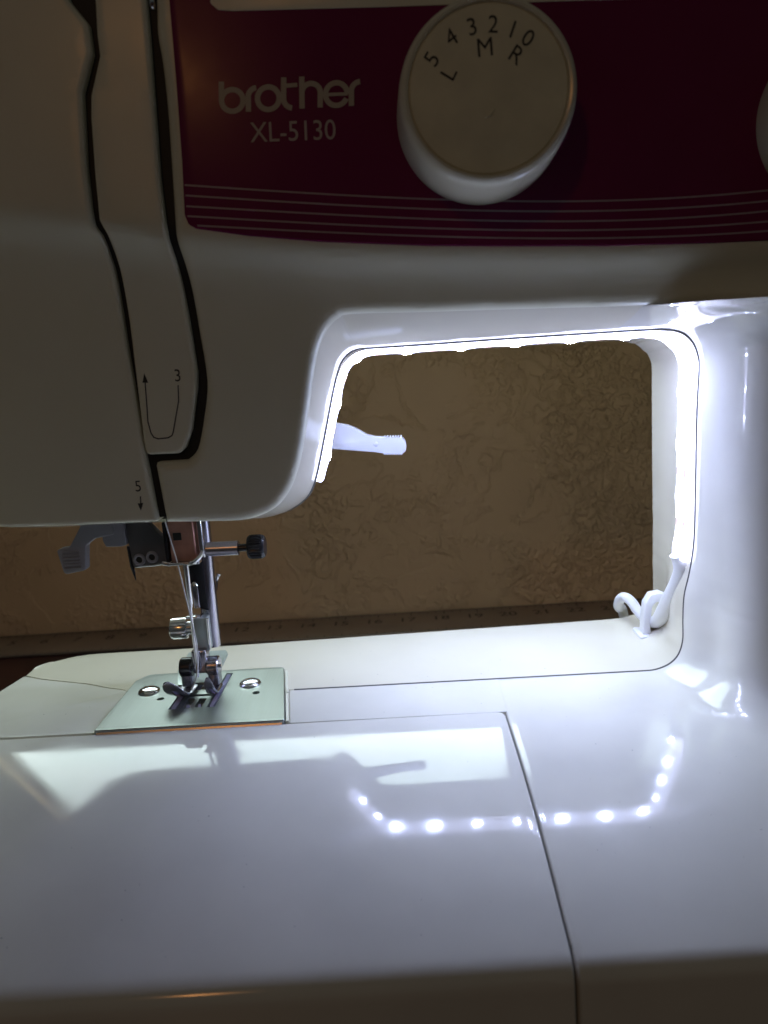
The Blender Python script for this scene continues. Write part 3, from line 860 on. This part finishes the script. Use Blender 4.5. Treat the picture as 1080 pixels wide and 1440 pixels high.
# presser bar
pb = empty('presser_assembly', (0, 0, 0)); pb.parent = machine; pb.location = (0, 0, 0.088)
tube('presser_bar', [(-71.2, 9, 64), (-71.4, 9, 44), (-72.2, 9, 14)], 2.9, 'dark_chrome', pb, seg=24)
b_ = bmesh.new()
P4 = [(-76.8, 46), (-71.5, 48), (-71.2, 27.5), (-74.0, 28.5), (-76.0, 37)]
fr = [b_.verts.new((x, 5.4, z)) for x, z in P4]; bk = [b_.verts.new((x, 8, z)) for x, z in P4]
b_.faces.new(fr); b_.faces.new(bk)
for i in range(5): b_.faces.new((fr[i - 1], fr[i], bk[i], bk[i - 1]))
from_bm('bar_guard', b_, 'black_metal', pb, False)
box('guide_post', (-74.9, 6, 32.5), (2.0, 2, 8), 'dark_chrome', pb, bev=.4)
lathe('guide_cone', [(1.2, 0), (1.1, .6), (0, 2.4)], (-74.9, 5.6, 36.2), (0, 0, 1), 'chrome', pb, 16)
tube('thread_cutter', catmull([(-70.4, 11.5, 30.5), (-69.7, 12.3, 33), (-69.2, 12.8, 36), (-68.4, 13, 38)], 4), [.5] * 9 + [.55, .6, .8, .85], 'chrome', pb, seg=10)
lathe('presser_screw', [(0, 0), (3.1, 0), (3.5, .3), (3.6, .8), (3.6, 5.0), (3.4, 5.6), (2.2, 5.8), (2.2, 8)], (-84.3, 5, 22), (1, 0, 0), 'chrome', pb, 36)
b_ = bmesh.new(); box_bm(b_, (-73.7, 3.2, 20.6), (5.6, 4.2, 11.4), bev=.5); from_bm('foot_shank', b_, 'toe_metal', pb)
tube('shank_edge', [(-70.7, .9, 26.2), (-70.9, .9, 15.8)], .45, 'chrome', pb, seg=8)
box('shank_cap', (-75.3, 3, 26.6), (5.2, 4, .8), 'chrome', pb, bev=.2)
box('foot_ankle', (-74.3, 1.2, 12.0), (5.0, 5.4, 8.2), 'dark_chrome', pb, bev=.8, rot=Matrix.Rotation(.0, 3, 'X'))
foot = empty('presser_foot', (0, 0, 0)); foot.parent = pb
for sx, hh in ((-79.4, 9.6), (-70.4, 9.6)):
    lathe('hinge_cheek', [(0, 0), (3.0, 0), (3.3, .4), (3.3, 3.6), (2.9, 4), (0, 4)], (sx - 1.9, 1.0, hh), (1, 0, 0), 'black_metal' if sx < -75 else 'dark_chrome', foot, 28)
    box('cheek_base', (sx + .1, 1.0, 6.2), (3.6, 4.6, 5.6), 'dark_chrome', foot, bev=.6)
tube('hinge_pin', [(-81.4, 1, 9.6), (-67.6, 1, 9.6)], .8, 'chrome', foot, seg=12)
# sole plate: rear tail, body with needle opening, two upturned toes
def solid(name, outline, zf, th, m, parent, bev=0):
    b_ = bmesh.new()
    P_ = [Vector(p) for p in outline]
    if area2(P_) < 0: P_.reverse()
    T_ = [b_.verts.new((p.x, p.y, zf(p.x, p.y) + th)) for p in P_]; B_ = [b_.verts.new((p.x, p.y, zf(p.x, p.y))) for p in P_]
    for t_ in tessellate_polygon([[Vector((p.x, p.y, 0)) for p in P_]]):
        b_.faces.new([T_[i] for i in t_]); b_.faces.new([B_[i] for i in reversed(t_)])
    for i in range(len(P_)): b_.faces.new((T_[i - 1], T_[i], B_[i], B_[i - 1]))
    return from_bm(name, b_, m, parent, 30)
solid('sole', round_poly([(-83.6, 2), (-78, 1.8), (-78, 3), (-73.5, 3), (-73.5, 1), (-71.2, 1), (-70.2, 8), (-68.6, 14), (-69.6, 15), (-82.5, 15), (-85, 8)], .7), lambda x, y: 2.2 + max(0, y - 3) * .55, .9, 'toe_metal', foot)
def toe(pts, rad, wd):
    b_ = bmesh.new(); prev = None
    for (x, y, z), w, t_ in zip(pts, wd, rad):
        r_ = [b_.verts.new((x + w * math.cos(q), y + t_ * .4 * math.cos(q), z + t_ * math.sin(q))) for q in [2 * math.pi * k / 12 for k in range(12)]]
        if prev:
            for k in range(12): b_.faces.new((prev[k - 1], prev[k], r_[k], r_[k - 1]))
        else: b_.faces.new(r_)
        prev = r_
    b_.faces.new(prev)
    return from_bm('toe', b_, 'dark_chrome', foot, True)
toe(catmull([(-79.5, 1.5, 2.6), (-79.6, -3, 2.6), (-79.8, -6.5, 3.2), (-81.0, -9.0, 5.2), (-82.3, -10.4, 7.9), (-82.9, -10.8, 9.2)], 3), [.7] * 9 + [.8, .9, 1.0, .9, .8, .7, .3], [3.2, 3.1, 3, 2.9, 2.9, 2.9, 2.9, 2.9, 3.0, 3.0, 2.8, 2.4, 1.9, 1.5, 1.1, .3])
toe(catmull([(-70, 1.5, 2.6), (-69.8, -3, 2.6), (-69.5, -6.5, 3.4), (-69.6, -8.6, 5.6), (-69.9, -9.4, 8.2), (-70.0, -9.6, 9.6)], 3), [.7] * 9 + [.8, .9, .9, .8, .7, .6, .3], [1.8] * 8 + [1.6, 1.5, 1.4, 1.3, 1.1, .8, .5, .2])

# needle threader at the left of the clamp
th = empty('needle_threader', (0, 0, 0)); th.parent = machine; th.location = (0, 0, 0.088)
def slab(name, pts, y0, y1, m, parent, bev=.4):
    return sheet(name, pts, lambda x, z, d: (x, y0 + d, z), bev, y1 - y0, m, parent, grid=0)
slab('threader_lever', round_poly([(-114.2, 53.8), (-110.0, 54.3), (-107.4, 58.0), (-104.5, 62.5), (-95, 62.5), (-95, 57.6), (-101.5, 56.6), (-104.6, 54.6), (-105.2, 51), (-105.6, 46.6), (-112.8, 45.5)], [1, .8, 3, 2, .5, 1, 2, 1.5, 1, 1.4, 1.4]), -6, -2.6, 'grey_plastic', th)
for k in range(6):
    box('grip_ridge', (-109.7, -6.15, 47.6 + k * 1.05), (5.4, .5, .42), 'grey_plastic', th, bev=.12)
slab('threader_block', round_poly([(-99.4, 63), (-91.6, 63), (-91.8, 53.9), (-93.5, 53.4), (-98.4, 53.6), (-99.2, 55.5)], .6), -5.4, -1, 'grey_plastic', th)
slab('threader_bracket', round_poly([(-92.5, 62.5), (-86.4, 62.5), (-78.8, 53.5), (-78.6, 47.2), (-91.0, 45.9), (-91.4, 52)], [.3, 1, 1, .5, 1, 1]), -4.2, -1.5, 'grey_dark', th)
for x, z in ((-88.7, 48.6), (-84.5, 49.2)):
    lathe('rivet', [(1.05, 0), (1.05, .5), (1.4, .75), (1.85, .6), (2.0, 0)], (x, -4.2, z), (0, -1, 0), 'grey_plastic', th, 24)
    lathe('rivet_hole', [(0, .15), (1.05, .15)], (x, -4.2, z), (0, -1, 0), 'recess_shade', th, 20)
tube('threader_hook', [(-91.8, -3.4, 53), (-91.6, -3.4, 46.5), (-91.0, -3.4, 41.6)], [.75, .7, .12], 'black_metal', th, seg=8)
tube('threader_wire', [(-90.6, -3.6, 46.2), (-84, -4.2, 46.4), (-77.5, -6, 47.6)], .4, 'chrome', th, seg=8)

# presser foot lifter behind the head
up = [(-32, 85.6), (-26.3, 84.7), (-22.5, 83.8), (-19.6, 82.4), (-15.6, 79.8), (-12.5, 78.9), (-9.7, 78.6)]
lv = [Vector(p) for p in up]
x = -9.7
for k in range(7):
    a_ = -9.7 + k * .98
    lv += [Vector((a_ + .2, 78.95 - k * .05)), Vector((a_ + .6, 78.95 - k * .05)), Vector((a_ + .75, 78.2 - k * .05))]
lv += [Vector((-2.9, 77.8)), Vector((-2.0, 76.6)), Vector((-1.8, 75.0)), Vector((-2.1, 73.2)), Vector((-3.3, 72.3))]
for k in range(7):
    a_ = -3.4 - k * 1.0
    lv += [Vector((a_ - .2, 71.75 + k * .07)), Vector((a_ - .6, 71.75 + k * .07)), Vector((a_ - .75, 72.4 + k * .07))]
lv += [Vector((-13, 73.4)), Vector((-28.3, 75.6)), Vector((-34, 76.2))]
lvr = sheet('presser_lifter', [(p.x, p.y) for p in lv], lambda x, z, d: (x, 36 + d, z), .18, 4.5, 'lifter_plastic', machine, grid=0)
lathe('pivot_mark', [(0, .25), (.5, .25), (.75, .1), (.95, 0)], (-12.6, 36, 76.3), (0, -1, 0), 'lifter_plastic', lvr, 16)

# ------------------------------------------------------------ lint and specks on the bed
bm = bmesh.new()
for i in range(170):
    x = random.uniform(-125, 95); y = random.uniform(-100, -2) if random.random() < .7 else random.uniform(1, 45)
    if -104 < x < -41 and -27 < y < 19: continue
    if x > 70 and y > -50: continue
    z = bz(y); yy = fwd(x, y); a = random.uniform(0, 3.14); l = random.uniform(.08, .28); w = l * random.uniform(.25, .8)
    ps = []
    for k in range(5):
        q = 2 * math.pi * k / 5; u, v = l * math.cos(q), w * math.sin(q)
        ps.append(bm.verts.new((x + u * math.cos(a) - v * math.sin(a), yy + u * math.sin(a) + v * math.cos(a), bz(y) + .03)))
    t_ = bm.verts.new((x, yy, z + .03 + w * .5))
    for k in range(5): bm.faces.new((ps[k - 1], ps[k], t_))
from_bm('lint_specks', bm, 'lint', machine, True, kind='stuff')
for pts in ([(88.9, -14.5, 58.0), (89.7, -19, 57.6), (91.9, -25.5, 57.4), (94.3, -29.5, 57.2)], [(87.6, 16, 62), (87.9, 9.5, 59.5), (88.4, -.8, 56.5), (88.6, -4, 55.3), (88.8, -9, 53.6)]):
    tube('hair_scratch', catmull([(x - .25, y, z) for x, y, z in pts], 5), .07, 'lint_dark', machine, seg=5)

# ------------------------------------------------------------ sewing thread
tube('sewing_thread', catmull([(-77.0, -10.3, 62.2), (-76.75, -10.2, 60), (-75.9, -10, 54.5), (-74.7, -10, 47.5), (-74.3, -5.4, 30), (-73.4, -5.6, 23), (-72.9, -6.6, 16), (-73.9, -7.6, 9.5), (-76.2, -7.2, 5.2)], 8), .22, 'thread_white', seg=8, label='thin white sewing thread running down beside the needle')['category'] = 'thread'

# ------------------------------------------------------------ LED strip
strip = empty('led_strip', (0, 6, 109), 'bright white LED light strip stuck round the throat opening', 'led strip')
full = [Vector((p[0], p[1])) for p in P3[:-1]]
# path inside the throat from the lower left leg to the lower right leg
i0 = min(range(len(full)), key=lambda i: (full[i] - Vector((-31.0, 69.0))).length)
i1 = min(range(len(full)), key=lambda i: (full[i] - Vector((86.6, 35.0))).length)
raw = full[i0:i1 + 1]
clean = [raw[0]]
for p in raw[1:]:
    if (p - clean[-1]).length > .3: clean.append(p)
def uniform(pts, step):
    L_ = [0]
    for a, b in zip(pts, pts[1:]): L_.append(L_[-1] + (b - a).length)
    n = int(L_[-1] / step); o_ = []; j = 0
    for i in range(n + 1):
        t_ = L_[-1] * i / n
        while j < len(L_) - 2 and L_[j + 1] < t_: j += 1
        o_.append(pts[j].lerp(pts[j + 1], (t_ - L_[j]) / max(1e-9, L_[j + 1] - L_[j])))
    return o_
path = uniform(clean, 1.5)
# smooth
for _ in range(14):
    path = [path[0]] + [(path[i - 1] + path[i] * 2 + path[i + 1]) / 4 for i in range(1, len(path) - 1)] + [path[-1]]
S = [0]
for a, b in zip(path, path[1:]): S.append(S[-1] + (b - a).length)
def at(s):
    s = max(0, min(S[-1], s))
    for i in range(len(S) - 1):
        if s <= S[i + 1]:
            t = (s - S[i]) / (S[i + 1] - S[i]); p = path[i].lerp(path[i + 1], t)
            j0, j1 = max(0, i - 2), min(len(path) - 1, i + 3)
            d = (path[j1] - path[j0]).normalized(); return p, d
    return path[-1], (path[-1] - path[-2]).normalized()
Y0S, WS, TS = 1.7, 10.5, 1.8
def strip_pt(s, w, h):      # w across (y), h away from the wall into the throat
    p, d = at(s); n = Vector((d.y, -d.x))
    q = p + n * (h + .15)
    return (q.x, Y0S + w, q.y)
sref = min((abs(at(s / 4)[0].x - 0.5) + (100 if at(s / 4)[0].y < 100 else 0), s / 4) for s in range(int(S[-1] * 4)))[1]
sp = 17.0; s0 = sref - int(sref / sp) * sp
if s0 < 3: s0 = s0
LEDS = []
s = s0
while s < S[-1] - 2: LEDS.append(s); s += sp
bm = bmesh.new(); prev = None
secs = [(0, 0), (0, TS - .6), (.25, TS - .15), (.8, TS), (WS / 2, TS + .15), (WS - .8, TS), (WS - .25, TS - .15), (WS, TS - .6), (WS, 0)]
k = 0; s = 0
while s <= S[-1] + .01:
    bul = 0.45 * max(math.exp(-((s - q) / 2.8) ** 2) for q in LEDS)
    r_ = [bm.verts.new(strip_pt(s, w, h + (bul if h > .5 else 0))) for w, h in secs]
    if prev:
        for j in range(len(secs)): bm.faces.new((prev[j - 1], prev[j], r_[j], r_[j - 1]))
    else: bm.faces.new(r_)
    prev = r_; s += 1.0
bm.faces.new(prev)
from_bm('strip_sleeve', bm, 'sleeve_glow', strip, 40)
leds = []
led_me = None
s = s0
while s < S[-1] - 2:
    p, d = at(s); n = Vector((d.y, -d.x))
    if led_me is None:
        b_ = bmesh.new(); lathe_bm(b_, [(1.35, -.1), (1.35, .15), (1.2, .3), (0, .35)], (0, 0, 0), (0, 0, 1), 16)
        for v in b_.verts: v.co *= MM
        led_me = bpy.data.meshes.new('led'); b_.to_mesh(led_me); b_.free(); led_me.materials.append(MATS['led_glow'])
    o = bpy.data.objects.new('led', led_me); COL.objects.link(o); o.parent = strip
    q = Vector(strip_pt(s, WS / 2, TS + .36))
    X = Vector((d.x, 0, d.y)); Zv = Vector((n.x, 0, n.y)); Yv = Zv.cross(X)
    m3 = Matrix((X, Yv, Zv)).transposed().to_4x4()
    o.matrix_local = Matrix.Translation(q * MM - strip.location) @ m3
    # copper solder pads between the LEDs
    for w in (2.4, WS - 2.4):
        if s + sp / 2 < S[-1]:
            a_, b2 = strip_pt(s + sp / 2, w, TS + .12), None
            p2, d2 = at(s + sp / 2); n2 = Vector((d2.y, -d2.x)); X2 = Vector((d2.x, 0, d2.y)); Z2 = Vector((n2.x, 0, n2.y)); Y2 = Z2.cross(X2)
            b_ = bmesh.new(); box_bm(b_, a_, (2.6, 1.9, .3), rot=Matrix((X2, Y2, Z2)).transposed())
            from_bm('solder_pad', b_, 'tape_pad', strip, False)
    s += sp
# cable leaving the lower end
pe, _ = at(S[-1])
cord = catmull([(pe.x - 1.4, 6.5, pe.y + 2.5), (86.2, 7.0, 32), (85.8, 10, 26), (85.1, 16, 18.5), (84.9, 22, 12.0), (84.7, 28, 7.0), (84.0, 33, 4.6), (82.6, 37, 4.8), (80.9, 40.5, 7.0), (79.4, 43.5, 9.6), (78.0, 47, 10.2), (77.2, 50.5, 8.4), (77.2, 53.5, 5.0), (78.6, 57, 2.6), (81, 62, 0), (84, 68, -12), (88, 80, -42), (95, 100, -86)], 6)
cr = [2.9 if i < 24 else max(1.9, 2.9 - (i - 24) * .07) for i in range(len(cord))]
tube('power_cord', cord, cr, 'cord_white', strip, seg=18)

clip = empty('cable_clip', (84, 32, 0), 'small white plastic clip holding the power cord in the throat corner', 'cable clip')
sheet('clip_base', round_poly([(78.0, 26.5), (88.4, 26.5), (88.4, 37.5), (78.0, 37.5)], 1.2), lambda x, y, d: (x, y, 1.5 - d), .4, 1.4, 'white_plastic', clip, grid=0)
ar = [(79.6, 1.2), (79.9, 8), (80.6, 13.0), (82.6, 16.2), (86.2, 16.8), (89.0, 15.4), (89.6, 12), (89.4, 1.2), (87.9, 1.2), (87.9, 11.0), (86.6, 13.2), (84.4, 13.4), (83.0, 11.6), (82.6, 8), (82.4, 1.2)]
sheet('clip_arch', round_poly(ar, .8), lambda x, z, d: (x, 29.0 + d, z), .45, 4.6, 'white_plastic', clip, grid=0)

# ------------------------------------------------------------ table, ruler, wall, window
sheet('table_top', round_poly([(-900, -900), (900, -900), (900, 338), (-900, 338)], 4), lambda x, y, d: (x, y, -88.2 - d), 1, 18, 'table_red', None, grid=0, label='dark red wooden table top under the sewing machine')['category'] = 'table'
wall = sheet('wall', [(-1400, -900), (-380, -900), (90, -900), (1400, -900), (1400, 1400), (-1400, 1400)], lambda x, z, d: (x, 342 + d, z), .1, 60, 'wall_plaster', None, grid=0,
             holes=[[(-372, 222), (80, 222), (80, 1000), (-372, 1000)]])
wall['kind'] = 'structure'
win = empty('window', (-146, 352, 236), 'bright daylit window above the brown wall behind the machine', 'window')
box('pane', (-146, 372, 611), (452, 3, 778), 'window_daylight', win)
for c, sz in (((-146, 366, 226), (452, 14, 8)), ((-146, 366, 996), (452, 14, 8)), ((-368, 366, 611), (8, 14, 762)), ((76, 366, 611), (8, 14, 762))):
    box('frame_rail', c, sz, 'window_frame', win, bev=1)

rul = empty('ruler', (-60, 315, -88), 'long grey metal ruler with inch numbers lying along the foot of the wall', 'ruler')
RA = .006
def rmap(x, y, z): return (x, y + (x + 60) * RA, z)
b_ = bmesh.new(); box_bm(b_, (0, 315, -87.0), (960, 46, 1.6), bev=.3)
for v in b_.verts: v.co = Vector(rmap(*v.co))
from_bm('ruler_blade', b_, 'ruler_metal', rul)
b_ = bmesh.new()
x20, inch = 64.6, 25.3
for nnum in range(2, 27):
    cx_ = x20 + (nnum - 20) * inch
    text_mesh(b_, str(nnum), 14, lambda u, v, c=cx_: rmap(c + u, 320 + v * .9, -86.15))
    for k in range(16):
        xx = cx_ + 3 + k * inch / 16
        ln = 9 if k == 0 else (6.5 if k == 8 else (5 if k % 4 == 0 else 3))
        for (ya, yb_) in ((338 - ln, 338), (292, 292 + ln * .6)):
            b_.faces.new([b_.verts.new(rmap(px_, py_, -86.15)) for px_, py_ in ((xx - .3, ya), (xx + .3, ya), (xx + .3, yb_), (xx - .3, yb_))])
from_bm('scale_markings', b_, 'print_dark', rul, False)
